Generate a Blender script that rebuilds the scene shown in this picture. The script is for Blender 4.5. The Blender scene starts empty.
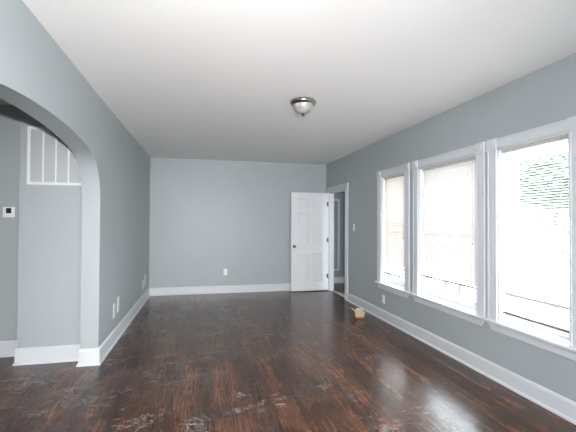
import bpy, bmesh, math, random
from mathutils import Vector, Matrix
random.seed(7)
PI = math.pi

# ---------------------------------------------------------------- camera, world, lights, exposure
XL, XR, YB, H = -0.952, 2.573, 7.448, 2.60          # left wall, right wall, far wall, ceiling
YF = -2.1                                            # wall behind the camera
sc = bpy.context.scene
cd = bpy.data.cameras.new('camera')
cd.sensor_width = 36.0
cd.lens = 375.0 / 576.0 * 36.0
cd.clip_start = 0.05
cam = bpy.data.objects.new('camera', cd)
sc.collection.objects.link(cam)
cam.matrix_world = (Matrix.Translation((0, 0, 1.40)) @ Matrix.Rotation(-0.2311, 4, 'Z')
                    @ Matrix.Rotation(PI / 2 + 0.015, 4, 'X') @ Matrix.Rotation(0.0048, 4, 'Z'))
sc.camera = cam

sc.view_settings.view_transform = 'Standard'
sc.view_settings.look = 'None'
sc.view_settings.gamma = 1.0
sc.view_settings.use_curve_mapping = False
sc.view_settings.exposure = 0.50
cy = sc.cycles
cy.use_denoising = True
cy.max_bounces = 10
cy.diffuse_bounces = 7
cy.glossy_bounces = 4
cy.transmission_bounces = 8
cy.transparent_max_bounces = 24
cy.sample_clamp_indirect = 8.0

w = bpy.data.worlds.new('overcast_sky')
sc.world = w
w.use_nodes = True
nt = w.node_tree
nt.nodes.clear()
wo = nt.nodes.new('ShaderNodeOutputWorld')
bg = nt.nodes.new('ShaderNodeBackground')
rmp = nt.nodes.new('ShaderNodeValToRGB')
sep = nt.nodes.new('ShaderNodeSeparateXYZ')
tcw = nt.nodes.new('ShaderNodeTexCoord')
nt.links.new(tcw.outputs['Generated'], sep.inputs[0])
nt.links.new(sep.outputs['Z'], rmp.inputs[0])
rmp.color_ramp.elements[0].position = 0.0
rmp.color_ramp.elements[0].color = (0.93, 0.96, 1.0, 1)
rmp.color_ramp.elements[1].position = 0.8
rmp.color_ramp.elements[1].color = (0.80, 0.90, 1.0, 1)
nt.links.new(rmp.outputs[0], bg.inputs['Color'])
bg.inputs['Strength'].default_value = 15.0
nt.links.new(bg.outputs[0], wo.inputs[0])

# the photographer's flash, held up a little above the camera
fl = bpy.data.lights.new('photo_flash', 'AREA')
fl.shape = 'DISK'
fl.size = 0.05
fl.spread = math.radians(112)
fl.energy = 66
fl.color = (1.0, 0.98, 0.97)
fo = bpy.data.objects.new('photo_flash', fl)
sc.collection.objects.link(fo)
fo.location = (0.0, -0.35, 1.60)
fo.rotation_euler = (math.radians(79), 0, math.radians(-3))


# ---------------------------------------------------------------- mesh helpers
class MB:
    def __init__(s):
        s.v, s.f, s.sm = [], [], []

    def add(s, vs, fs, smooth=False):
        o = len(s.v)
        s.v += [tuple(p) for p in vs]
        for f in fs:
            s.f.append(tuple(i + o for i in f))
            s.sm.append(smooth)
        return s

    def box(s, a, b):
        x0, x1 = sorted((a[0], b[0])); y0, y1 = sorted((a[1], b[1])); z0, z1 = sorted((a[2], b[2]))
        vs = [(x0, y0, z0), (x1, y0, z0), (x1, y1, z0), (x0, y1, z0), (x0, y0, z1), (x1, y0, z1), (x1, y1, z1), (x0, y1, z1)]
        return s.add(vs, [(0, 3, 2, 1), (4, 5, 6, 7), (0, 1, 5, 4), (1, 2, 6, 5), (2, 3, 7, 6), (3, 0, 4, 7)])

    def prism(s, pts, off, smooth=False):
        n = len(pts); off = Vector(off)
        vs = [Vector(p) for p in pts] + [Vector(p) + off for p in pts]
        fs = [tuple(range(n - 1, -1, -1)), tuple(range(n, 2 * n))]
        s.add(vs, fs)
        o = len(s.v) - 2 * n
        for i in range(n):
            j = (i + 1) % n
            s.f.append((o + i, o + j, o + n + j, o + n + i)); s.sm.append(smooth)
        return s

    def lathe(s, c, prof, axis='Z', n=40, sgn=1):
        """prof = [(radius, distance along the axis)]"""
        vs = []
        for r, h in prof:
            for k in range(n):
                a = 2 * PI * k / n
                p = (r * math.cos(a), r * math.sin(a), sgn * h)
                if axis == 'X': p = (p[2], p[0], p[1])
                if axis == 'Y': p = (p[0], p[2], p[1])
                vs.append((c[0] + p[0], c[1] + p[1], c[2] + p[2]))
        fs = []
        for i in range(len(prof) - 1):
            for k in range(n):
                l = (k + 1) % n
                fs.append((i * n + k, i * n + l, (i + 1) * n + l, (i + 1) * n + k))
        fs.append(tuple(range(n - 1, -1, -1)))
        fs.append(tuple((len(prof) - 1) * n + k for k in range(n)))
        return s.add(vs, fs, True)

    def tube(s, a, b, r, n=8, r2=None):
        a, b = Vector(a), Vector(b); d = (b - a).normalized()
        u = d.orthogonal().normalized(); v = d.cross(u)
        r2 = r if r2 is None else r2
        vs = [a + (u * math.cos(2 * PI * k / n) + v * math.sin(2 * PI * k / n)) * r for k in range(n)]
        vs += [b + (u * math.cos(2 * PI * k / n) + v * math.sin(2 * PI * k / n)) * r2 for k in range(n)]
        fs = [(k, (k + 1) % n, n + (k + 1) % n, n + k) for k in range(n)]
        fs += [tuple(range(n - 1, -1, -1)), tuple(range(n, 2 * n))]
        return s.add(vs, fs, True)

    def sweep(s, path, prof):
        """profile (d, z) carried along an XY path with mitred corners; d is measured to the left of travel"""
        P = [Vector(p) for p in path]; m = len(prof); rings = []
        for i, p in enumerate(P):
            n0 = n1 = None
            if i > 0:
                d = (P[i] - P[i - 1]).normalized(); n0 = Vector((-d.y, d.x))
            if i < len(P) - 1:
                d = (P[i + 1] - P[i]).normalized(); n1 = Vector((-d.y, d.x))
            n0 = n0 or n1; n1 = n1 or n0
            b = (n0 + n1).normalized(); k = 1.0 / max(0.2, b.dot(n0))
            rings.append([(p.x + b.x * k * d_, p.y + b.y * k * d_, z) for d_, z in prof])
        vs = [q for r in rings for q in r]
        fs = []
        for i in range(len(P) - 1):
            for k in range(m):
                l = (k + 1) % m
                fs.append((i * m + k, i * m + l, (i + 1) * m + l, (i + 1) * m + k))
        fs.append(tuple(range(m))); fs.append(tuple((len(P) - 1) * m + k for k in range(m - 1, -1, -1)))
        return s.add(vs, fs)

    def build(s, name, mat, parent=None, bevel=0.0, seg=2):
        me = bpy.data.meshes.new(name)
        o0 = Vector((0, 0, 0))
        if parent is not None:
            o0 = parent.get('_w') and Vector(parent['_w']) or Vector((0, 0, 0))
        me.from_pydata([tuple(Vector(p) - o0) for p in s.v], [], s.f)
        me.polygons.foreach_set('use_smooth', s.sm)
        bm = bmesh.new(); bm.from_mesh(me)
        bmesh.ops.recalc_face_normals(bm, faces=bm.faces)
        bm.to_mesh(me); bm.free()
        me.materials.append(mat)
        o = bpy.data.objects.new(name, me)
        sc.collection.objects.link(o)
        if parent is not None:
            o.parent = parent
            o['_w'] = tuple(o0)
        if bevel:
            b = o.modifiers.new('bevel', 'BEVEL'); b.width = bevel; b.segments = seg
            b.limit_method = 'ANGLE'; b.angle_limit = math.radians(40)
        return o


def empty(name, loc, label=None, cat=None, group=None, kind=None):
    o = bpy.data.objects.new(name, None)
    o.empty_display_size = 0.05
    sc.collection.objects.link(o)
    o.location = loc
    o['_w'] = tuple(loc)
    tag(o, label, cat, group, kind)
    return o


def tag(o, label=None, cat=None, group=None, kind=None):
    if label: o['label'] = label
    if cat: o['category'] = cat
    if group: o['group'] = group
    if kind: o['kind'] = kind
    return o


def struct(o, label=None):
    o['kind'] = 'structure'
    if label: o['label'] = label
    return o


# ---------------------------------------------------------------- materials
class N:
    """small node-tree writer"""
    def __init__(s, name):
        s.m = bpy.data.materials.new(name); s.m.use_nodes = True
        s.t = s.m.node_tree; s.t.nodes.clear()
        s.out = s.t.nodes.new('ShaderNodeOutputMaterial')

    def n(s, kind, **kw):
        x = s.t.nodes.new('ShaderNode' + kind)
        for k, v in kw.items():
            if k.startswith('_'): setattr(x, k[1:], v)
            else:
                key = k.replace('__', ' ')
                sock = x.inputs[int(key[1:])] if key[0] == 'i' and key[1:].isdigit() else x.inputs[key]
                if isinstance(v, bpy.types.NodeSocket): s.t.links.new(v, sock)
                else: sock.default_value = v
        return x

    def math(s, op, a, b=0.0, clamp=False):
        return s.n('Math', _operation=op, _use_clamp=clamp, i0=a, i1=b).outputs[0]

    def mix(s, fac, a, b, mode='MIX'):
        x = s.t.nodes.new('ShaderNodeMix'); x.data_type = 'RGBA'; x.blend_type = mode
        for k, v in ((0, fac), (6, a), (7, b)):
            if isinstance(v, bpy.types.NodeSocket): s.t.links.new(v, x.inputs[k])
            else: x.inputs[k].default_value = v
        return x.outputs[2]

    def ramp(s, fac, stops):
        x = s.t.nodes.new('ShaderNodeValToRGB'); s.t.links.new(fac, x.inputs[0])
        e = x.color_ramp.elements
        while len(e) < len(stops): e.new(0.5)
        for i, (p, c) in enumerate(stops):
            e[i].position = p; e[i].color = c if len(c) == 4 else (*c, 1)
        return x.outputs[0]

    def done(s, shader):
        s.t.links.new(shader, s.out.inputs[0]); return s.m


def c4(c): return (*c, 1.0)


def paint(name, col, rough=0.6, var=0.04, bump=0.15, scale=90.0, spec=0.35):
    g = N(name)
    tc = g.n('TexCoord').outputs['Object']
    n1 = g.n('TexNoise', Vector=tc, Scale=2.3, Detail=3.0).outputs[0]
    c = g.mix(n1, c4([v * (1 - var) for v in col]), c4([min(1, v * (1 + var)) for v in col]))
    n2 = g.n('TexNoise', Vector=tc, Scale=scale, Detail=3.0).outputs[0]
    b = g.n('Bump', Strength=bump, Distance=0.002, Height=n2).outputs[0]
    return g.done(g.n('BsdfPrincipled', Base__Color=c, Roughness=rough, Normal=b, **{'Specular__IOR__Level': spec}).outputs[0])


M = {}
M['wall'] = paint('grey_blue_wall_paint', (0.392, 0.427, 0.440), 0.42)
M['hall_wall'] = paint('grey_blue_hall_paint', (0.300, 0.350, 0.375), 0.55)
M['ceiling'] = paint('ceiling_paint', (0.92, 0.905, 0.89), 0.5, 0.02)
M['trim'] = paint('white_trim_gloss', (0.63, 0.655, 0.685), 0.32, 0.015, 0.05, 40, 0.5)
M['door'] = paint('white_door_paint', (0.76, 0.77, 0.80), 0.38, 0.015, 0.05, 60, 0.5)
M['plastic'] = paint('white_plastic', (0.82, 0.83, 0.84), 0.35, 0.01, 0.0)
M['vinyl'] = paint('white_vinyl_sash', (0.78, 0.79, 0.79), 0.35, 0.01, 0.0)
M['grille'] = paint('white_enamel', (0.76, 0.77, 0.78), 0.4, 0.01, 0.0)
M['louver'] = paint('grey_louver_enamel', (0.52, 0.54, 0.55), 0.5, 0.01, 0.0)
M['dark'] = paint('dark_void', (0.05, 0.05, 0.05), 0.9, 0.0, 0.0)
M['screen'] = paint('dark_display', (0.02, 0.03, 0.04), 0.15, 0.0, 0.0)
M['siding_tan'] = paint('tan_siding', (0.62, 0.50, 0.38), 0.7)
M['house_white'] = paint('white_siding', (0.80, 0.82, 0.84), 0.6)
M['roof'] = paint('grey_shingles', (0.22, 0.22, 0.23), 0.9, 0.2)
M['dark_glass'] = paint('dark_window_glass', (0.06, 0.08, 0.10), 0.1, 0.0, 0.0)
M['bark'] = paint('bark', (0.12, 0.09, 0.07), 0.9, 0.2, 0.5, 20)
M['leaf'] = paint('green_leaves', (0.085, 0.125, 0.070), 0.6, 0.35)
M['bounce_yard'] = paint('bounce_concrete_yard', (0.66, 0.65, 0.62), 0.95, 0.2, 0.3, 10)  # concrete made extra pale to bounce daylight up onto the ceiling
M['rail'] = paint('black_iron_railing', (0.075, 0.075, 0.077), 0.5)
M['wood_pale'] = paint('tan_cardboard', (0.46, 0.36, 0.24), 0.65, 0.12, 0.2, 60)
M['wood_brown'] = paint('worn_brown_wood', (0.22, 0.11, 0.045), 0.6, 0.2, 0.2, 60)
M['bristle'] = paint('pale_bristles', (0.60, 0.54, 0.44), 0.8, 0.2)
M['tile'] = paint('grey_hall_floor', (0.20, 0.19, 0.185), 0.35, 0.15)
M['cord'] = paint('cream_cord', (0.62, 0.58, 0.54), 0.7, 0.0, 0.0)
M['wand'] = paint('clear_grey_wand', (0.36, 0.36, 0.37), 0.25, 0.0, 0.0)
M['blind_rail'] = paint('beige_blind_rail', (0.60, 0.56, 0.52), 0.45, 0.0, 0.0)
M['blind_foot'] = paint('taupe_blind_foot', (0.20, 0.175, 0.16), 0.45, 0.0, 0.0)


def metal(name, col, rough):
    g = N(name)
    return g.done(g.n('BsdfPrincipled', Base__Color=c4(col), Metallic=1.0, Roughness=rough).outputs[0])


M['nickel'] = metal('brushed_nickel', (0.30, 0.275, 0.255), 0.30)
M['bronze'] = metal('dark_bronze', (0.07, 0.06, 0.055), 0.35)
M['knob'] = metal('dark_satin_nickel', (0.16, 0.155, 0.15), 0.3)
M['steel'] = metal('satin_steel', (0.50, 0.50, 0.50), 0.3)


def glass_mat():
    g = N('window_glass')
    bf = g.n('NewGeometry').outputs['Backfacing']
    ior = g.math('ADD', 1.45, g.math('MULTIPLY', bf, 1 / 1.45 - 1.45))
    fr = g.n('Fresnel', IOR=ior).outputs[0]
    t = g.n('BsdfTransparent', Color=(0.95, 0.97, 0.97, 1)).outputs[0]
    gl = g.n('BsdfGlossy', Roughness=0.02).outputs[0]
    return g.done(g.n('MixShader', i0=fr, i1=t, i2=gl).outputs[0])


def slat_mat(name, col, trans):
    g = N(name)
    d = g.n('BsdfPrincipled', Base__Color=c4(col), Roughness=0.45).outputs[0]
    t = g.n('BsdfTranslucent', Color=c4([min(1, v * 1.1) for v in col])).outputs[0]
    return g.done(g.n('MixShader', i0=trans, i1=d, i2=t).outputs[0])


def lamp_glass():
    g = N('frosted_alabaster_glass')
    tc = g.n('TexCoord').outputs['Object']
    nz = g.n('TexNoise', Vector=tc, Scale=9.0, Detail=4.0, Distortion=1.2).outputs[0]
    c = g.ramp(nz, [(0.35, (0.30, 0.30, 0.29)), (0.65, (0.44, 0.44, 0.42))])
    return g.done(g.n('BsdfPrincipled', Base__Color=c, Roughness=0.38).outputs[0])


M['glass'] = glass_mat()
M['slat'] = slat_mat('cream_vinyl_slats', (0.78, 0.745, 0.72), 0.035)
M['slat_warm'] = slat_mat('warm_vinyl_slats', (0.78, 0.72, 0.67), 0.045)
M['lamp_glass'] = lamp_glass()


def floor_mat():
    g = N('dark_walnut_strip_floor')
    tc = g.n('TexCoord').outputs['Object']
    sp = g.n('SeparateXYZ', Vector=tc)
    X, Y = sp.outputs['X'], sp.outputs['Y']
    v = g.n('CombineXYZ', X=Y, Y=X).outputs[0]
    bk = g.n('TexBrick', Vector=v, Scale=1.0, _offset=0.37, _offset_frequency=2, Color1=(0, 0, 0, 1), Color2=(1, 1, 1, 1),
             Mortar=(0.5, 0.5, 0.5, 1), Mortar__Size=0.0012, Mortar__Smooth=0.3, Bias=0.0, Brick__Width=1.45, Row__Height=0.062)
    rnd, seam = bk.outputs[0], bk.outputs[1]
    # long streaky grain shifted from board to board
    gy = g.math('ADD', g.math('MULTIPLY', Y, 1.6), g.math('MULTIPLY', rnd, 9.0))
    gv = g.n('CombineXYZ', X=g.math('MULTIPLY', X, 75.0), Y=g.math('MULTIPLY', gy, 2.2), Z=g.math('MULTIPLY', rnd, 5.0)).outputs[0]
    grain = g.n('TexNoise', Vector=gv, Scale=1.0, Detail=5.0, Roughness=0.65, Distortion=0.6).outputs[0]
    wv = g.n('CombineXYZ', X=g.math('MULTIPLY', X, 9.0), Y=g.math('MULTIPLY', gy, 0.55), Z=rnd).outputs[0]
    broad = g.n('TexNoise', Vector=wv, Scale=1.0, Detail=3.0, Distortion=1.5).outputs[0]
    c = g.ramp(rnd, [(0.0, (0.040, 0.015, 0.008)), (0.45, (0.064, 0.025, 0.012)), (0.85, (0.092, 0.036, 0.017)), (1.0, (0.120, 0.048, 0.023))])
    gm = g.ramp(grain, [(0.30, (0.66, 0.66, 0.66)), (0.50, (1.0, 1.0, 1.0)), (0.70, (1.38, 1.34, 1.30))])
    c = g.mix(1.0, c, gm, 'MULTIPLY')
    bm_ = g.ramp(broad, [(0.35, (0.62, 0.62, 0.64)), (0.65, (1.25, 1.18, 1.10))])
    c = g.mix(1.0, c, bm_, 'MULTIPLY')
    c = g.mix(seam, c, (0.020, 0.010, 0.008, 1))
    mo = g.n('TexNoise', Vector=tc, Scale=3.2, Detail=7.0, Roughness=0.7, Distortion=0.8).outputs[0]
    c = g.mix(1.0, c, g.ramp(mo, [(0.34, (0.50, 0.48, 0.48)), (0.52, (1.0, 1.0, 1.0)), (0.68, (1.50, 1.42, 1.36))]), 'MULTIPLY')
    # plaster dust trodden into the boards, thickest by the arch
    dn = g.n('TexNoise', Vector=tc, Scale=1.1, Detail=6.0, Roughness=0.62).outputs[0]
    dust = g.ramp(dn, [(0.25, (0, 0, 0)), (0.80, (1, 1, 1))])
    dist = g.math('POWER', g.math('ADD', g.math('POWER', g.math('SUBTRACT', X, -0.4), 2.0),
                                  g.math('MULTIPLY', g.math('POWER', g.math('SUBTRACT', Y, 3.9), 2.0), 0.35)), 0.5)
    near = g.math('SUBTRACT', 1.0, g.math('DIVIDE', dist, 2.6), True)
    film = g.math('MULTIPLY', dust, g.math('ADD', 0.06, g.math('MULTIPLY', near, 0.10)))
    c = g.mix(film, c, (0.25, 0.20, 0.18, 1))
    # whitish smears and footprints
    sn = g.n('Vector' + 'Math', _operation='MULTIPLY', i0=tc, i1=(5.0, 11.0, 1.0)).outputs[0]
    s1 = g.n('TexNoise', Vector=sn, Scale=1.0, Detail=7.0, Roughness=0.72, Distortion=1.6).outputs[0]
    sm = g.ramp(s1, [(0.56, (0, 0, 0)), (0.66, (1, 1, 1))])
    s2 = g.n('TexNoise', Vector=tc, Scale=1.9, Detail=1.0).outputs[0]
    sm2 = g.ramp(s2, [(0.47, (0, 0, 0)), (0.60, (1, 1, 1))])
    smear = g.math('MULTIPLY', g.math('MULTIPLY', sm, sm2), g.math('MULTIPLY', near, 0.85))
    spots = [(-1.07, 3.42, .15, .05, .4), (-.74, 3.27, .20, .06, .5), (-.34, 2.84, .17, .07, .5), (-.02, 2.68, .12, .08, .9), (.30, 2.81, .10, .035, .3),
             (1.03, 3.05, .09, .035, .2), (-.29, 4.12, .16, .05, .3), (-.62, 3.74, .20, .05, .4), (.58, 5.47, .07, .04, 0.), (-.94, 3.25, .10, .06, .2),
             (.13, 4.73, .13, .05, .5), (1.25, 2.34, .10, .04, .3), (-1.5, 3.62, .16, .06, .3), (1.75, 3.6, .07, .03, 0.3)]
    tot = None
    for (px, py, a, b, ang) in spots:
        dx = g.math('SUBTRACT', X, px); dy = g.math('SUBTRACT', Y, py)
        ca, sa = math.cos(ang), math.sin(ang)
        u = g.math('ADD', g.math('MULTIPLY', dx, ca / a), g.math('MULTIPLY', dy, sa / a))
        q = g.math('ADD', g.math('MULTIPLY', dx, -sa / b), g.math('MULTIPLY', dy, ca / b))
        r = g.math('ADD', g.math('MULTIPLY', u, u), g.math('MULTIPLY', q, q))
        k = g.math('SUBTRACT', 0.95, g.math('MULTIPLY', r, 0.42), True)
        tot = k if tot is None else g.math('MAXIMUM', tot, k)
    s4 = g.n('TexNoise', Vector=tc, Scale=11.0, Detail=3.0, Roughness=0.6, Distortion=1.5).outputs[0]
    tot = g.math('MULTIPLY', tot, g.ramp(s4, [(0.44, (0, 0, 0)), (0.60, (1, 1, 1))]))
    s3 = g.n('TexNoise', Vector=tc, Scale=26.0, Detail=6.0, Roughness=0.7, Distortion=2.2).outputs[0]
    s3 = g.ramp(s3, [(0.47, (0, 0, 0)), (0.60, (1, 1, 1))])
    smear = g.math('MAXIMUM', smear, g.math('MULTIPLY', g.math('MULTIPLY', tot, s3), 0.75))
    c = g.mix(smear, c, (0.52, 0.52, 0.54, 1))
    rgh = g.math('ADD', g.math('ADD', 0.17, g.math('MULTIPLY', grain, 0.14)), g.math('ADD', g.math('MULTIPLY', film, 0.5), g.math('MULTIPLY', smear, 0.3)), True)
    hgt = g.math('SUBTRACT', g.math('MULTIPLY', grain, 0.35), seam)
    wav = g.n('TexNoise', Vector=tc, Scale=5.0, Detail=2.0).outputs[0]
    b1 = g.n('Bump', Strength=0.35, Distance=0.0012, Height=hgt).outputs[0]
    b2 = g.n('Bump', Strength=0.12, Distance=0.02, Height=wav, Normal=b1).outputs[0]
    return g.done(g.n('BsdfPrincipled', Base__Color=c, Roughness=rgh, Normal=b2, **{'Specular__IOR__Level': 0.40, 'Coat__Weight': 0.10, 'Coat__Roughness': 0.22}).outputs[0])


M['floor'] = floor_mat()

# ---------------------------------------------------------------- room shell
WT = 0.162                                           # thickness of the arch wall
XA = XL - WT
XB = XL + 0.036                                      # the left wall leans in a little towards the far corner
XO = XR + 0.20                                       # outer face of window wall
XD = XR + 0.09                                       # wall thickness at the doorway
HX = -3.6                                            # far side of the left hall

struct(MB().box((HX - .1, YF - .1, -.12), (XR + .12, YB + .1, 0)).build('floor', M['floor']))
struct(MB().box((HX - .1, YF - .1, H), (XO, YB + .1, H + .15)).build('ceiling', M['ceiling']))

# left wall with the arched opening
arc = [(4.0, 0), (4.0, 1.45), (3.998, 1.60), (3.985, 1.69), (3.958, 1.79), (3.912, 1.87), (3.86, 1.928), (3.79, 1.977), (3.70, 2.014), (3.60, 2.039),
       (3.44, 2.062), (3.30, 2.079), (3.12, 2.094), (2.94, 2.101), (2.75, 2.104)]
arc = arc + [(5.5 - y, z) for y, z in arc[::-1][1:]]


def smooth_curve(P, k=5):
    out = []
    for i in range(len(P) - 1):
        p0 = P[max(i - 1, 0)]; p1 = P[i]; p2 = P[i + 1]; p3 = P[min(i + 2, len(P) - 1)]
        if i in (0, len(P) - 2):
            out.append(p1); continue
        if i == 1: p0 = (p1[0], p1[1] - .1)
        if i == len(P) - 3: p3 = (p2[0], p2[1] - .1)
        for j in range(k):
            t = j / k
            out.append(tuple(0.5 * ((2 * p1[q]) + (-p0[q] + p2[q]) * t + (2 * p0[q] - 5 * p1[q] + 4 * p2[q] - p3[q]) * t * t
                                    + (-p0[q] + 3 * p1[q] - 3 * p2[q] + p3[q]) * t ** 3) for q in (0, 1)))
    out.append(P[-1])
    return out


arc = smooth_curve(arc)
NA = len(arc)
m = MB()
for x, flip in ((XL, False), (XA, True)):
    m.add([(x, YF, 0), (x, arc[-1][0], 0), (x, arc[-1][0], H), (x, YF, H)], [(0, 1, 2, 3)])
    xe = x if flip else XB
    m.add([(x, 4.0, 0), (xe, YB, 0), (xe, YB, H), (x, 4.0, H)], [(0, 1, 2, 3)])
    vs = [(x, y, z) for y, z in arc] + [(x, y, H) for y, z in arc]
    m.add(vs, [(i, i + 1, NA + i + 1, NA + i) for i in range(1, NA - 2)])
m.add([(XL, y, z) for y, z in arc] + [(XA, y, z) for y, z in arc], [(i, i + 1, NA + i + 1, NA + i) for i in range(NA - 1)], True)
m.add([(XL, YF, H), (XA, YF, H), (XA, YB, H), (XB, YB, H), (XL, 4.0, H)], [(0, 1, 2, 3, 4)])
wl = m.build('wall_left', M['wall'])
bmx = bmesh.new(); bmx.from_mesh(wl.data); bmesh.ops.remove_doubles(bmx, verts=bmx.verts, dist=1e-5)
bmesh.ops.recalc_face_normals(bmx, faces=bmx.faces)
for e in bmx.edges:
    if len(e.link_faces) == 2 and e.calc_face_angle(0) > 0.6: e.smooth = False
bmx.to_mesh(wl.data); bmx.free()
struct(wl, 'grey left wall with a wide arched opening')

struct(MB().box((XA, YB, 0), (XR, YB + .12, H)).build('wall_far', M['wall']))


def wall_grid(name, mat, x0, x1, ys, zs, hole):
    """slab between x0 and x1 cut into cells; only outside faces are made"""
    mm = MB()
    ok = lambda i, j: 0 <= i < len(ys) - 1 and 0 <= j < len(zs) - 1 and not hole(i, j)
    for i in range(len(ys) - 1):
        for j in range(len(zs) - 1):
            if not ok(i, j): continue
            y0, y1, z0, z1 = ys[i], ys[i + 1], zs[j], zs[j + 1]
            for x in (x0, x1): mm.add([(x, y0, z0), (x, y1, z0), (x, y1, z1), (x, y0, z1)], [(0, 1, 2, 3)])
            if not ok(i - 1, j): mm.add([(x0, y0, z0), (x1, y0, z0), (x1, y0, z1), (x0, y0, z1)], [(0, 1, 2, 3)])
            if not ok(i + 1, j): mm.add([(x0, y1, z0), (x1, y1, z0), (x1, y1, z1), (x0, y1, z1)], [(0, 1, 2, 3)])
            if not ok(i, j - 1): mm.add([(x0, y0, z0), (x1, y0, z0), (x1, y1, z0), (x0, y1, z0)], [(0, 1, 2, 3)])
            if not ok(i, j + 1): mm.add([(x0, y0, z1), (x1, y0, z1), (x1, y1, z1), (x0, y1, z1)], [(0, 1, 2, 3)])
    ob = mm.build(name, mat)
    b = bmesh.new(); b.from_mesh(ob.data); bmesh.ops.remove_doubles(b, verts=b.verts, dist=1e-5)
    bmesh.ops.recalc_face_normals(b, faces=b.faces); b.to_mesh(ob.data); b.free()
    return struct(ob)


ZS, ZT = 0.53, 2.055                                  # window opening: sill and head
WIN = [(4.350, 4.990), (3.068, 4.045), (2.140, 2.812)]
EXTRA = []
DY0, DY1, DZ = 6.372, 7.240, 1.995
ys = sorted([YF, 5.45] + [v for a in WIN + EXTRA for v in a])
wall_grid('wall_right', M['wall'], XR, XO, ys, [0, ZS, ZT, H],
          lambda i, j: j == 1 and any(abs(ys[i] - a) < 1e-6 for a, b in WIN + EXTRA))
ys2 = [5.45, DY0, DY1, YB + .12]
wall_grid('wall_right', M['wall'], XR, XD, ys2, [0, DZ, H], lambda i, j: i == 1 and j == 0)
# wall behind the camera, its wide uncovered window added to bring in light
fw = MB()
fx = [XL, -0.35, 1.95, XR]
fw.box((XL, YF - .15, 0), (-0.35, YF, H)).box((1.95, YF - .15, 0), (XR, YF, H)).box((-.35, YF - .15, 0), (1.95, YF, .6)).box((-.35, YF - .15, 2.15), (1.95, YF, H))
struct(fw.build('wall_near', M['wall']))

# left hall behind the arch
YG, YH, XE = 4.16, 4.44, -1.716
struct(MB().prism([(XA, YG, 0), (XA, YH + .1, 0), (HX, YH + .1, 0), (HX, YH, 0), (XE, YH, 0), (XE, YG, 0)], (0, 0, H)).build('wall_hall', M['wall']))
struct(MB().box((HX - .1, YF, 0), (HX, YH + .1, H)).build('wall_hall', M['wall']))
struct(MB().box((HX, YF - .1, 0), (XA, YF, H)).build('wall_hall', M['wall']))

# hall through the doorway
HY0, HY1, HX1 = 6.20, 8.10, 3.42
struct(MB().box((XR + .12, HY0, -.12), (HX1, HY1 + .1, -.004)).build('floor_hall', M['tile']))
struct(MB().box((XD, HY0, H), (HX1 + .1, HY1 + .1, H + .15)).box((XD, YB + .1, H), (XO, HY1 + .1, H + .15)).build('ceiling_hall', M['ceiling']))
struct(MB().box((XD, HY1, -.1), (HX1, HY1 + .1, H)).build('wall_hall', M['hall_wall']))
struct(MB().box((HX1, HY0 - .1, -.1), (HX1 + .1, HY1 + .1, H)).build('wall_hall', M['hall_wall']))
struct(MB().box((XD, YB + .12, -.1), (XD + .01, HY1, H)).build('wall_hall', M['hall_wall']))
hs = MB().box((XO, HY0 - .1, -.1), (HX1, HY0, H))
for k in range(22):                                   # lapped siding on the outside
    z = -.1 + k * .125
    hs.prism([(XO, HY0 - .1, z), (XO, HY0 - .125, z), (XO, HY0 - .102, z + .125), (XO, HY0 - .1, z + .125)], (HX1 - XO + .1, 0, 0))
struct(hs.build('wall_wing', M['siding_tan']))

# skirting: tall flat board, small cap, quarter-round shoe
BP = [(0, 0), (.026, 0), (.026, .008), (.022, .018), (.014, .024), (.014, .122), (.011, .132), (.005, .142), (0, .144)]
BPL = [(0, 0), (.026, 0), (.026, .008), (.022, .018), (.014, .024), (.014, .136), (.011, .148), (.005, .158), (0, .160)]
struct(MB().sweep([(XB, YB), (XL, 4.0), (XA, 4.0), (XA, YG)], BPL).build('baseboard_left', M['trim']))
struct(MB().sweep([(XL, 1.5), (XL, YF)], BPL).build('baseboard_left', M['trim']))
struct(MB().sweep([(XA - .001, YG), (XE, YG), (XE, YH), (HX, YH)], BPL).build('baseboard_hall', M['trim']))
struct(MB().sweep([(XR, YB), (XB, YB)], BP).build('baseboard_far', M['trim']))
struct(MB().sweep([(XR, YF), (XR, 6.250)], BP).build('baseboard_right', M['trim']))
struct(MB().sweep([(HX1, HY1), (XD, HY1)], BP).build('baseboard_hall', M['trim']))
struct(MB().sweep([(XL, YF), (XR, YF)], BP).build('baseboard_near', M['trim']))


def casing(mm, y0, y1, z0, z1, x=XR, t=.018, side=0):
    """flat board with stepped edges and shallow reeds, facing -X"""
    mm.box((x - t * .72, y0, z0), (x, y1, z1))
    w_ = y1 - y0
    for a, b in ((0, .16), (.84, 1.0)):
        mm.box((x - t, y0 + a * w_, z0), (x - t * .7, y0 + b * w_, z1))
    mm.box((x - t * .86, y0 + .34 * w_, z0), (x - t * .7, y0 + .66 * w_, z1))


# door trim
dt = MB()
casing(dt, 6.252, DY0, 0, DZ)
casing(dt, DY1, 7.36, 0, DZ)
dt.box((XR - .016, 6.246, DZ), (XR, 7.43, DZ + .085))
dt.box((XR - .026, 6.238, DZ + .085), (XR, 7.44, DZ + .103))
dt.box((XR - .020, 6.246, DZ - .0), (XR, 7.43, DZ + .012))
# lining
dt.box((XR, DY0, 0), (XD, DY0 + .018, DZ)).box((XR, DY1 - .018, 0), (XD, DY1, DZ)).box((XR, DY0, DZ - .018), (XD, DY1, DZ))
dt.box((XR + .045, DY1 - .030, 0), (XD - .03, DY1 - .018, DZ - .018))
struct(dt.build('trim_1', M['trim'], bevel=.002))
struct(MB().prism([(XD - .045, DY0 + .018, -.001), (XD - .030, DY0 + .018, .010), (XD + .025, DY0 + .018, .010), (XD + .035, DY0 + .018, -.001)],
                  (0, DY1 - DY0 - .036, 0)).build('trim_2', paint('pale_threshold', (0.46, 0.45, 0.43), 0.4)))

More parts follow.
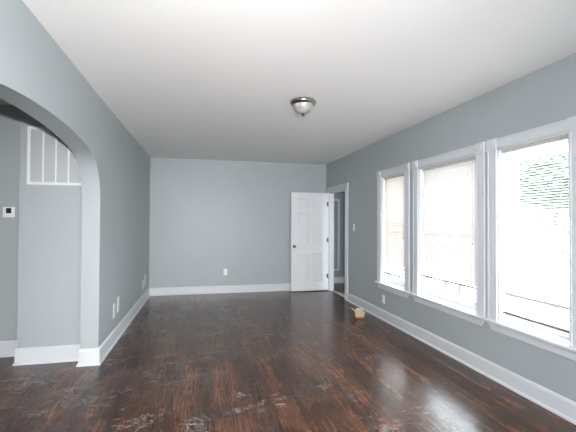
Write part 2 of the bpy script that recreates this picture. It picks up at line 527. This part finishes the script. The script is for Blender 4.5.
# ---------------------------------------------------------------- panel door, swung open to the far wall
DT = .035
dx0, dx1, dy, dz0, dz1 = 1.778, 2.556, 7.262, 0.014, 1.988
dr = empty('door_1', (dx1, dy, 0), 'white six-panel door swung open against the far wall', kind='structure')
lf = MB()
wl_, hl_ = dx1 - dx0, dz1 - dz0
rail = [(0, .115), (.46, .52), (.885, 1.0)]            # stiles as fractions of width
cols = [(.150, .465), (.535, .850)]
rows = [(.090, .455), (.535, .815), (.865, .945)]
rows = [(.085, .385), (.465, .795), (.850, .940)]
lf.box((dx0, dy + .009, dz0), (dx1, dy + DT - .009, dz1))
xs_ = [0, cols[0][0], cols[0][1], cols[1][0], cols[1][1], 1]
for (ya, yb) in ((dy, dy + .009), (dy + DT - .009, dy + DT)):
    for a, b in ((0, cols[0][0]), (cols[0][1], cols[1][0]), (cols[1][1], 1)):
        lf.box((dx0 + a * wl_, ya, dz0), (dx0 + b * wl_, yb, dz1))
    zz = [0] + [q for r in rows for q in r] + [1]
    for c_ in cols:
        for a, b in zip(zz[0::2], zz[1::2]):
            lf.box((dx0 + c_[0] * wl_, ya, dz0 + a * hl_), (dx0 + c_[1] * wl_, yb, dz0 + b * hl_))
lf.build('door_leaf', M['door'], dr)
for c_ in cols:
    for r_ in rows:
        p = MB()
        X0, X1 = dx0 + c_[0] * wl_ + .012, dx0 + c_[1] * wl_ - .012
        Z0, Z1 = dz0 + r_[0] * hl_ + .012, dz0 + r_[1] * hl_ - .012
        for yf, s_ in ((dy + .009, -1), (dy + DT - .009, 1)):
            e = .020
            A = [(X0, yf, Z0), (X1, yf, Z0), (X1, yf, Z1), (X0, yf, Z1)]
            B = [(X0 + e, yf + s_ * .008, Z0 + e), (X1 - e, yf + s_ * .008, Z0 + e), (X1 - e, yf + s_ * .008, Z1 - e), (X0 + e, yf + s_ * .008, Z1 - e)]
            p.add(A + B, [(4, 5, 6, 7), (0, 1, 5, 4), (1, 2, 6, 5), (2, 3, 7, 6), (3, 0, 4, 7)])
        p.build('door_panel', M['door'], dr)
kx, kz = dx0 + .062, .905
kn = MB()
kn.lathe((kx, dy, kz), [(.032, -.001), (.032, .004), (.026, .009), (.012, .012), (.011, .030), (.020, .036), (.027, .046), (.027, .056), (.020, .064), (.004, .066)], 'Y', 24, -1)
kn.build('door_knob', M['knob'], dr)
kn = MB()
kn.lathe((kx, dy + DT, kz), [(.032, -.001), (.032, .004), (.026, .009), (.012, .012), (.011, .030), (.020, .036), (.027, .046), (.027, .056), (.020, .064), (.004, .066)], 'Y', 24, 1)
kn.build('door_knob', M['knob'], dr)
for z in (.30, 1.03, 1.76):
    h = MB()
    h.tube((dx1 - .004, dy - .008, z - .045), (dx1 - .004, dy - .008, z + .045), .007, 10)
    h.box((dx1 - .036, dy - .002, z - .043), (dx1 - .004, dy + .001, z + .043))
    h.tube((dx1 - .004, dy - .008, z + .045), (dx1 - .004, dy - .008, z + .053), .004, 8)
    h.build('hinge', M['knob'], dr)

# ---------------------------------------------------------------- windows
XJ = XR + .105                                         # plane of the sashes


def window(idx, y0, y1, full=True):
    wn = empty('window_%d' % idx, (XR, (y0 + y1) / 2, ZS), kind='structure')
    cw = .108
    c = MB()
    casing(c, y0 - cw, y0, ZS, ZT + .004)
    casing(c, y1, y1 + cw, ZS, ZT + .004)
    # head with corner blocks
    c.box((XR - .016, y0, ZT), (XR, y1, ZT + .088))
    c.box((XR - .021, y0, ZT + .010), (XR, y1, ZT + .022)).box((XR - .022, y0, ZT + .070), (XR, y1, ZT + .088))
    for a in (y0 - cw - .006, y1 - .002):
        c.box((XR - .025, a, ZT - .004), (XR, a + cw + .008, ZT + .094))
        c.box((XR - .030, a + .022, ZT + .018), (XR - .02, a + cw - .014, ZT + .072))
    c.build('window_casing', M['trim'], wn, bevel=.0025)
    j = MB()
    j.box((XR, y0 - .001, ZS), (XO - .005, y0 + .014, ZT)).box((XR, y1 - .014, ZS), (XO - .005, y1 + .001, ZT)).box((XR, y0, ZT - .014), (XO - .005, y1, ZT + .001))
    j.build('window_jamb', M['trim'], wn)
    s = MB()
    s.box((XR - .052, y0 - cw - .030, ZS - .026), (XR + .001, y1 + cw + .030, ZS)).box((XR, y0, ZS - .012), (XO + .02, y1, ZS + .003))
    s.build('window_sill', M['trim'], wn, bevel=.006, seg=3)
    a0, a1 = y0 - cw + .002, y1 + cw - .002
    ap = MB()
    ap.prism([(XR, a0, ZS - .026), (XR, a1, ZS - .026), (XR, a1 - .040, ZS - .092), (XR, a0 + .040, ZS - .092)], (-.016, 0, 0))
    ap.prism([(XR, a0 - .002, ZS - .026), (XR, a1 + .002, ZS - .026), (XR, a1 - .008, ZS - .040), (XR, a0 + .008, ZS - .040)], (-.024, 0, 0))
    ap.build('window_apron', M['trim'], wn, bevel=.003)
    zm = 1.325
    for nm, x, za, zb, bot in (('lower_sash', XJ, ZS + .004, zm + .018, .070), ('upper_sash', XJ + .036, zm - .018, ZT - .014, .036)):
        q = MB(); st = .044
        ya, yb = y0 + .014, y1 - .014
        q.box((x, ya, za), (x + .034, ya + st, zb)).box((x, yb - st, za), (x + .034, yb, zb))
        q.box((x, ya + st, za), (x + .034, yb - st, za + bot)).box((x, ya + st, zb - .038), (x + .034, yb - st, zb))
        sash = q.build(nm, M['vinyl'], wn, bevel=.003)
        g = MB().box((x + .014, ya + st - .005, za + bot - .005), (x + .018, yb - st + .005, zb - .033))
        g.build('pane', M['glass'], sash)
    return wn


for i, (a, b) in enumerate(WIN): window(i + 1, a, b)
# unseen large window added behind the camera to let in more sky light
w5 = empty('window_4', (.8, YF, .6), kind='structure')
q = MB()
for a, b in ((-.35, .415), (.415, 1.18), (1.18, 1.95)):
    q.box((a, YF - .10, .6), (a + .05, YF - .05, 2.15)).box((b - .05, YF - .10, .6), (b, YF - .05, 2.15))
    q.box((a + .05, YF - .10, .6), (b - .05, YF - .05, .67)).box((a + .05, YF - .10, 2.09), (b - .05, YF - .05, 2.15))
    q.box((a + .05, YF - .095, 1.35), (b - .05, YF - .055, 1.39))
q.build('window_frame', M['vinyl'], w5)
MB().box((-.31, YF - .078, .64), (1.91, YF - .074, 2.12)).build('pane', M['glass'], w5)
q = MB().box((-.45, YF, .5), (-.35, YF + .018, 2.25)).box((1.95, YF, .5), (2.05, YF + .018, 2.25)).box((-.35, YF, 2.15), (1.95, YF + .018, 2.25)).box((-.45, YF - .1, .57), (2.05, YF + .04, .6)).box((-.35, YF, .5), (1.95, YF + .015, .57))
q.build('window_casing', M['trim'], w5)


# ---------------------------------------------------------------- mini blinds
def blind(y0, y1, zbot, tilt, mat, label, pitch=.0205, stack=0, loose=(), bundle=None):
    xb = XR + .040
    ya, yb = y0 + .022, y1 - .022
    r = empty('window_blind', (xb, (y0 + y1) / 2, ZT - .014), label, 'window blind', 'mini blinds in the three side-by-side windows')
    MB().box((xb - .014, ya - .004, ZT - .042), (xb + .014, yb + .004, ZT - .0145)).build('headrail', M['blind_rail'], r, bevel=.002)
    s = MB()
    wd = .0125

    def slat(z, t, dz=0.0):
        pts = []
        for k in range(-2, 3):
            u = k / 2 * wd; c_ = .0018 * (1 - (k / 2) ** 2)
            pts.append((u * math.cos(t) - c_ * math.sin(t), u * math.sin(t) + c_ * math.cos(t)))
        vs = [(xb + a, ya, z + b_) for a, b_ in pts] + [(xb + a, yb, z + b_ + dz) for a, b_ in pts]
        s.add(vs, [(k, k + 1, 6 + k, 5 + k) for k in range(4)], True)
    z = ZT - .054
    zend = zbot + .016 + stack * .0045
    n = int((z - zend) / pitch)
    pt = (z - zend) / max(1, n)
    for k in range(n):
        t = tilt + random.uniform(-.035, .035)
        dz = 0
        if (n - k) in loose: t *= .25; dz = random.uniform(-.004, .004)
        slat(z - k * pt, t, dz)
    for k in range(stack): slat(zbot + .014 + k * .0045, .05)
    s.build('slats', mat, r)
    MB().box((xb - .012, ya, zbot - .008), (xb + .012, yb, zbot + .010)).build('bottom_rail', M['blind_foot'], r, bevel=.002)
    if bundle:
        MB().box((xb - .012, ya, bundle - .005), (xb + .012, yb, bundle + .004)).build('slat_bundle', M['blind_rail'], r)
    nn = 2
    for k in range(nn):
        y = ya + .10 + k * (yb - ya - .20) / (nn - 1)
        l = MB().tube((xb - .0135, y, zbot), (xb - .0135, y, ZT - .04), .0009, 5)
        l.build('ladder_cord', M['cord'], r)
    MB().tube((xb - .020, yb - .035, ZT - .040), (xb - .020, yb - .035, ZT - .040 - (.72 if yb - ya > .8 else .42)), .0036, 6).build('tilt_wand', M['wand'], r)
    p = MB().tube((xb - .018, ya + .06, ZT - .040), (xb - .018, ya + .06, 1.22), .0012, 5).tube((xb - .018, ya + .06, 1.22), (xb - .018, ya + .06, 1.18), .004, 8, .006)
    p.build('pull_cord', M['cord'], r)


blind(*WIN[0], .672, 1.36, M['slat_warm'], 'narrow closed cream mini blind in the window nearest the door, lowest slats sagging', loose=(2, 3, 5, 6))
blind(*WIN[1], .762, 1.38, M['slat'], 'wide closed cream mini blind in the middle window, stopped above the sill')
blind(*WIN[2], .612, .34, M['slat'], 'white mini blind with open slats in the window nearest the camera', bundle=.785)


# ---------------------------------------------------------------- ceiling light
lx, ly = .985, 3.56
cl = empty('ceiling_light', (lx, ly, H), 'round flush ceiling light with brushed nickel ring and frosted bowl', 'ceiling light')
MB().lathe((lx, ly, H), [(.080, 0), (.098, 0), (.118, .006), (.128, .018), (.129, .030), (.122, .040), (.110, .046), (.104, .050), (.098, .048), (.098, .030), (.080, .028)], 'Z', 56, -1).build('metal_ring', M['nickel'], cl)
MB().lathe((lx, ly, H), [(.099, .040), (.100, .048), (.097, .062), (.088, .084), (.072, .104), (.050, .120), (.025, .130), (.004, .133)], 'Z', 56, -1).build('glass_bowl', M['lamp_glass'], cl)
MB().lathe((lx, ly, H), [(.004, .128), (.016, .131), (.018, .137), (.011, .142), (.007, .147), (.010, .152), (.006, .158), (.002, .161)], 'Z', 20, -1).build('finial', M['bronze'], cl)

# ---------------------------------------------------------------- return air grille
gx0, gx1, gz0, gz1 = -1.652, -1.142, 1.752, 2.325
gr = empty('air_grille', ((gx0 + gx1) / 2, YG, gz0), 'large white four-column return air grille high on hall wall behind the arch', 'air vent')
b_ = .028
f = MB().box((gx0, YG - .010, gz0), (gx0 + b_, YG, gz1)).box((gx1 - b_, YG - .010, gz0), (gx1, YG, gz1))
f.box((gx0 + b_, YG - .010, gz0), (gx1 - b_, YG, gz0 + b_)).box((gx0 + b_, YG - .010, gz1 - b_), (gx1 - b_, YG, gz1))
iw = (gx1 - gx0 - 2 * b_) / 4
f.build('frame', M['grille'], gr, bevel=.002)
MB().box((gx0 + b_, YG - .0015, gz0 + b_), (gx1 - b_, YG - .0005, gz1 - b_)).build('backing', M['louver'], gr)
for k in (1, 2, 3):
    x = gx0 + b_ + iw * k
    MB().box((x - .007, YG - .010, gz0 + b_), (x + .007, YG - .0015, gz1 - b_)).build('divider', M['grille'], gr)
for k in range(4):
    lv = MB()
    xa, xb_ = gx0 + b_ + iw * k + (.007 if k else 0), gx0 + b_ + iw * (k + 1) - (.007 if k < 3 else 0)
    z = gz0 + b_ + .004
    while z < gz1 - b_ - .012:
        lv.prism([(xa, YG - .0016, z + .0100), (xa, YG - .0085, z), (xa, YG - .0085, z + .0016), (xa, YG - .0016, z + .0118)], (xb_ - xa, 0, 0))
        z += .0155
    lv.build('louvers', M['louver'], gr)

# ---------------------------------------------------------------- thermostat
tx0, tx1, tz0, tz1 = -1.970, -1.865, 1.430, 1.538
th = empty('thermostat', ((tx0 + tx1) / 2, YH, (tz0 + tz1) / 2), 'small white thermostat with dark square display on hall wall', 'thermostat')
MB().box((tx0, YH - .022, tz0), (tx1, YH, tz1)).build('body', M['plastic'], th, bevel=.004)
MB().box((tx0 + .030, YH - .0235, tz0 + .042), (tx1 - .028, YH - .021, tz1 - .012)).build('display', M['screen'], th)
for k in range(3):
    MB().box((tx0 + .022 + k * .024, YH - .0245, tz0 + .014), (tx0 + .036 + k * .024, YH - .021, tz0 + .022)).build('button', M['plastic'], th)


# ---------------------------------------------------------------- outlets and switch
def plate_on_x(x, s, yc, zc, label, cat, name, kind, hw=.037, hh=.060):
    """s=+1 faces +X, -1 faces -X"""
    if s > 0: x += (yc - 4.0) / (YB - 4.0) * (XB - XL) - .0005
    r = empty(name, (x, yc, zc), label, cat)
    MB().box((x, yc - hw, zc - hh), (x + s * .006, yc + hw, zc + hh)).build('cover_plate', M['plastic'], r, bevel=.0025)
    if kind == 'outlet':
        for dz in (-.021, .021):
            o = MB().box((x + s * .004, yc - .016, zc + dz - .015), (x + s * .009, yc + .016, zc + dz + .015)).build('receptacle', M['plastic'], r, bevel=.003)
            sl = MB()
            for d in (-.006, .006): sl.box((x + s * .0085, yc + d - .001, zc + dz - .002), (x + s * .0094, yc + d + .001, zc + dz + .008))
            sl.box((x + s * .0085, yc - .002, zc + dz - .010), (x + s * .0094, yc + .002, zc + dz - .006))
            sl.build('slot', M['dark'], o)
    elif kind == 'switch':
        MB().box((x + s * .005, yc - .005, zc - .012), (x + s * .009, yc + .005, zc + .012)).build('switch_collar', M['plastic'], r)
        MB().prism([(x + s * .006, yc - .004, zc - .002), (x + s * .006, yc - .004, zc + .008), (x + s * .017, yc - .004, zc + .011), (x + s * .017, yc - .004, zc + .005)], (0, .008, 0)).build('toggle', M['plastic'], r)
    else:
        MB().tube((x + s * .005, yc, zc), (x + s * .013, yc, zc), .005, 12).build('cable_jack', M['steel'], r)
    return r


plate_on_x(XL, 1, 4.640, .372, 'white wall plate low on left wall, nearest the arch', 'wall plate', 'cable_plate', 'jack', .045, .082)
plate_on_x(XL, 1, 4.850, .402, 'white electrical outlet low on left wall, second plate from the arch', 'outlet', 'wall_outlet', 'outlet', .050, .088)
plate_on_x(XL, 1, 6.720, .330, 'white wall plate low on left wall, third plate from the arch', 'wall plate', 'cable_plate', 'jack', .050, .072)
plate_on_x(XL, 1, 6.945, .372, 'white electrical outlet low on left wall, nearest the far corner', 'outlet', 'wall_outlet', 'outlet', .060, .088)
plate_on_x(XR, -1, 4.930, .296, 'white electrical outlet on right wall beneath the window nearest the door', 'outlet', 'wall_outlet', 'outlet')
plate_on_x(XR, -1, 5.995, 1.305, 'white toggle light switch on right wall beside the doorway', 'light switch', 'light_switch', 'switch')
ox, oz = .499, .408
r = empty('wall_outlet', (ox, YB, oz), 'white electrical outlet low on the far wall', 'outlet')
MB().box((ox - .036, YB - .006, oz - .058), (ox + .036, YB, oz + .058)).build('cover_plate', M['plastic'], r, bevel=.0025)
for dz in (-.021, .021):
    o = MB().box((ox - .016, YB - .009, oz + dz - .015), (ox + .016, YB - .004, oz + dz + .015)).build('receptacle', M['plastic'], r, bevel=.003)
    sl = MB()
    for d in (-.006, .006): sl.box((ox + d - .001, YB - .0094, oz + dz - .002), (ox + d + .001, YB - .0085, oz + dz + .008))
    sl.build('slot', M['dark'], o)

# ---------------------------------------------------------------- small carton by the skirting
CX, CY = 2.275, 5.10
t = empty('cardboard_box', (CX, CY, 0), 'small tan cardboard carton with open flaps on floor by the right baseboard', 'box')
ca, sa = math.cos(-.25), math.sin(-.25)


def rot(p): return (CX + p[0] * ca - p[1] * sa, CY + p[0] * sa + p[1] * ca, p[2])


def panel(mm, pts, off): mm.prism([rot(p) for p in pts], Vector(rot((off[0], off[1], off[2]))) - Vector(rot((0, 0, 0))))


bx = MB()
A, B_, D = .062, .050, .004
panel(bx, [(-A, -B_, .030), (A, -B_, .030), (A + .006, -B_ - .004, .105), (-A - .004, -B_ - .006, .100)], (0, D, 0))
panel(bx, [(-A, B_, .030), (A, B_, .030), (A + .004, B_ + .006, .108), (-A - .004, B_ + .004, .106)], (0, D, 0))
panel(bx, [(-A, -B_, .030), (-A, B_, .030), (-A - .005, B_, .104), (-A - .005, -B_, .100)], (D, 0, 0))
panel(bx, [(A, -B_, .030), (A, B_, .030), (A + .005, B_, .106), (A + .005, -B_, .104)], (-D, 0, 0))
panel(bx, [(-A, -B_, .070), (A, -B_, .070), (A, B_, .070), (-A, B_, .070)], (0, 0, D))
bx.build('carton_body', M['wood_pale'], t)
bb = MB()
panel(bb, [(-A + .004, -B_ + .002, .001), (A - .004, -B_ + .002, .001), (A - .004, B_, .001), (-A + .004, B_, .001)], (0, 0, .029))
bb.build('carton_base', M['wood_brown'], t, bevel=.003)['label'] = 'dark brown base'
for pts, off in (([(-A - .005, -.030, .100), (-A - .005, .045, .104), (-A - .050, .055, .142), (-A - .046, -.012, .136)], (0, 0, .004)),
                 ([(A + .005, -.048, .103), (A + .005, .046, .106), (A + .034, .040, .058), (A + .032, -.044, .050)], (.004, 0, 0)),
                 ([(-.040, B_ + .004, .106), (A, B_ + .004, .107), (A + .020, B_ + .050, .112), (-.030, B_ + .046, .118)], (0, 0, .004))):
    q = MB(); panel(q, pts, off); q.build('flap', M['bristle'], t)

# ---------------------------------------------------------------- framed panel on the hall wall seen through the doorway
px0, px1, pz0, pz1 = 2.70, 3.118, .285, 1.925
pf = empty('wall_frame', ((px0 + px1) / 2, HY1, pz0), 'tall narrow white frame on hall wall seen through the doorway', 'frame')
q = MB()
bw = .042
q.box((px0, HY1 - .020, pz0), (px0 + bw, HY1, pz1)).box((px1 - bw, HY1 - .020, pz0), (px1, HY1, pz1))
q.box((px0 + bw, HY1 - .020, pz0), (px1 - bw, HY1, pz0 + bw)).box((px0 + bw, HY1 - .020, pz1 - bw), (px1 - bw, HY1, pz1))
q.build('moulding', M['trim'], pf, bevel=.004)
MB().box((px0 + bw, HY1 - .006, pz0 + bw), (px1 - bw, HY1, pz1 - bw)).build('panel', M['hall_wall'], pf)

# ---------------------------------------------------------------- outside
ZG = -.9
struct(MB().box((XO + .001, -30, ZG - .2), (45, 40, ZG)).build('ground', M['bounce_yard']))
struct(MB().box((XO, YF - .2, ZG), (XO - .01, 5.3, 0)).build('wall_foundation', M['house_white']))


def fence_posts():
    r = empty('porch_railing', (4.0, 5.3, ZG), 'dark metal railing with thin posts outside the middle window', 'railing')
    MB().box((3.965, 5.10, .53), (4.035, 5.54, .57)).build('handrail', M['rail'], r)
    MB().box((3.985, 5.16, .385), (4.015, 5.48, .40)).build('cross_bar', M['rail'], r)
    for y in (5.14, 5.50):
        MB().box((3.982, y - .020, ZG), (4.018, y + .020, .53)).build('post', M['rail'], r)


fence_posts()

def tree(x, y, h, r, n, label):
    t = empty('tree', (x, y, ZG), label, 'tree')
    tr = MB().tube((x, y, ZG), (x + .05, y, ZG + h * .55), .13, 10, .08)
    for k in range(6):
        a = k * 1.05
        tr.tube((x + .04, y, ZG + h * (.35 + .03 * k)), (x + math.cos(a) * r * .6, y + math.sin(a) * r * .6, ZG + h * .68), .05, 6, .015)
    tr.build('trunk', M['bark'], t)
    c = MB()
    for _ in range(n):
        while True:
            p = Vector((random.uniform(-1, 1), random.uniform(-1, 1), random.uniform(-1, 1)))
            if .25 < p.length < 1: break
        q = Vector((x + p.x * r, y + p.y * r, ZG + h * .72 + p.z * r * .62))
        u = Vector((random.gauss(0, 1), random.gauss(0, 1), random.gauss(0, 1))).normalized() * .11
        v = u.orthogonal().normalized() * .06
        c.add([q - u, q + v, q + u, q - v], [(0, 1, 2, 3)])
    c.build('crown', M['leaf'], t)


tree(9.0, 7.9, 4.75, 1.25, 3800, 'green leafy tree outside the window nearest the camera')

for o in list(sc.objects):
    if '_w' in o: del o['_w']
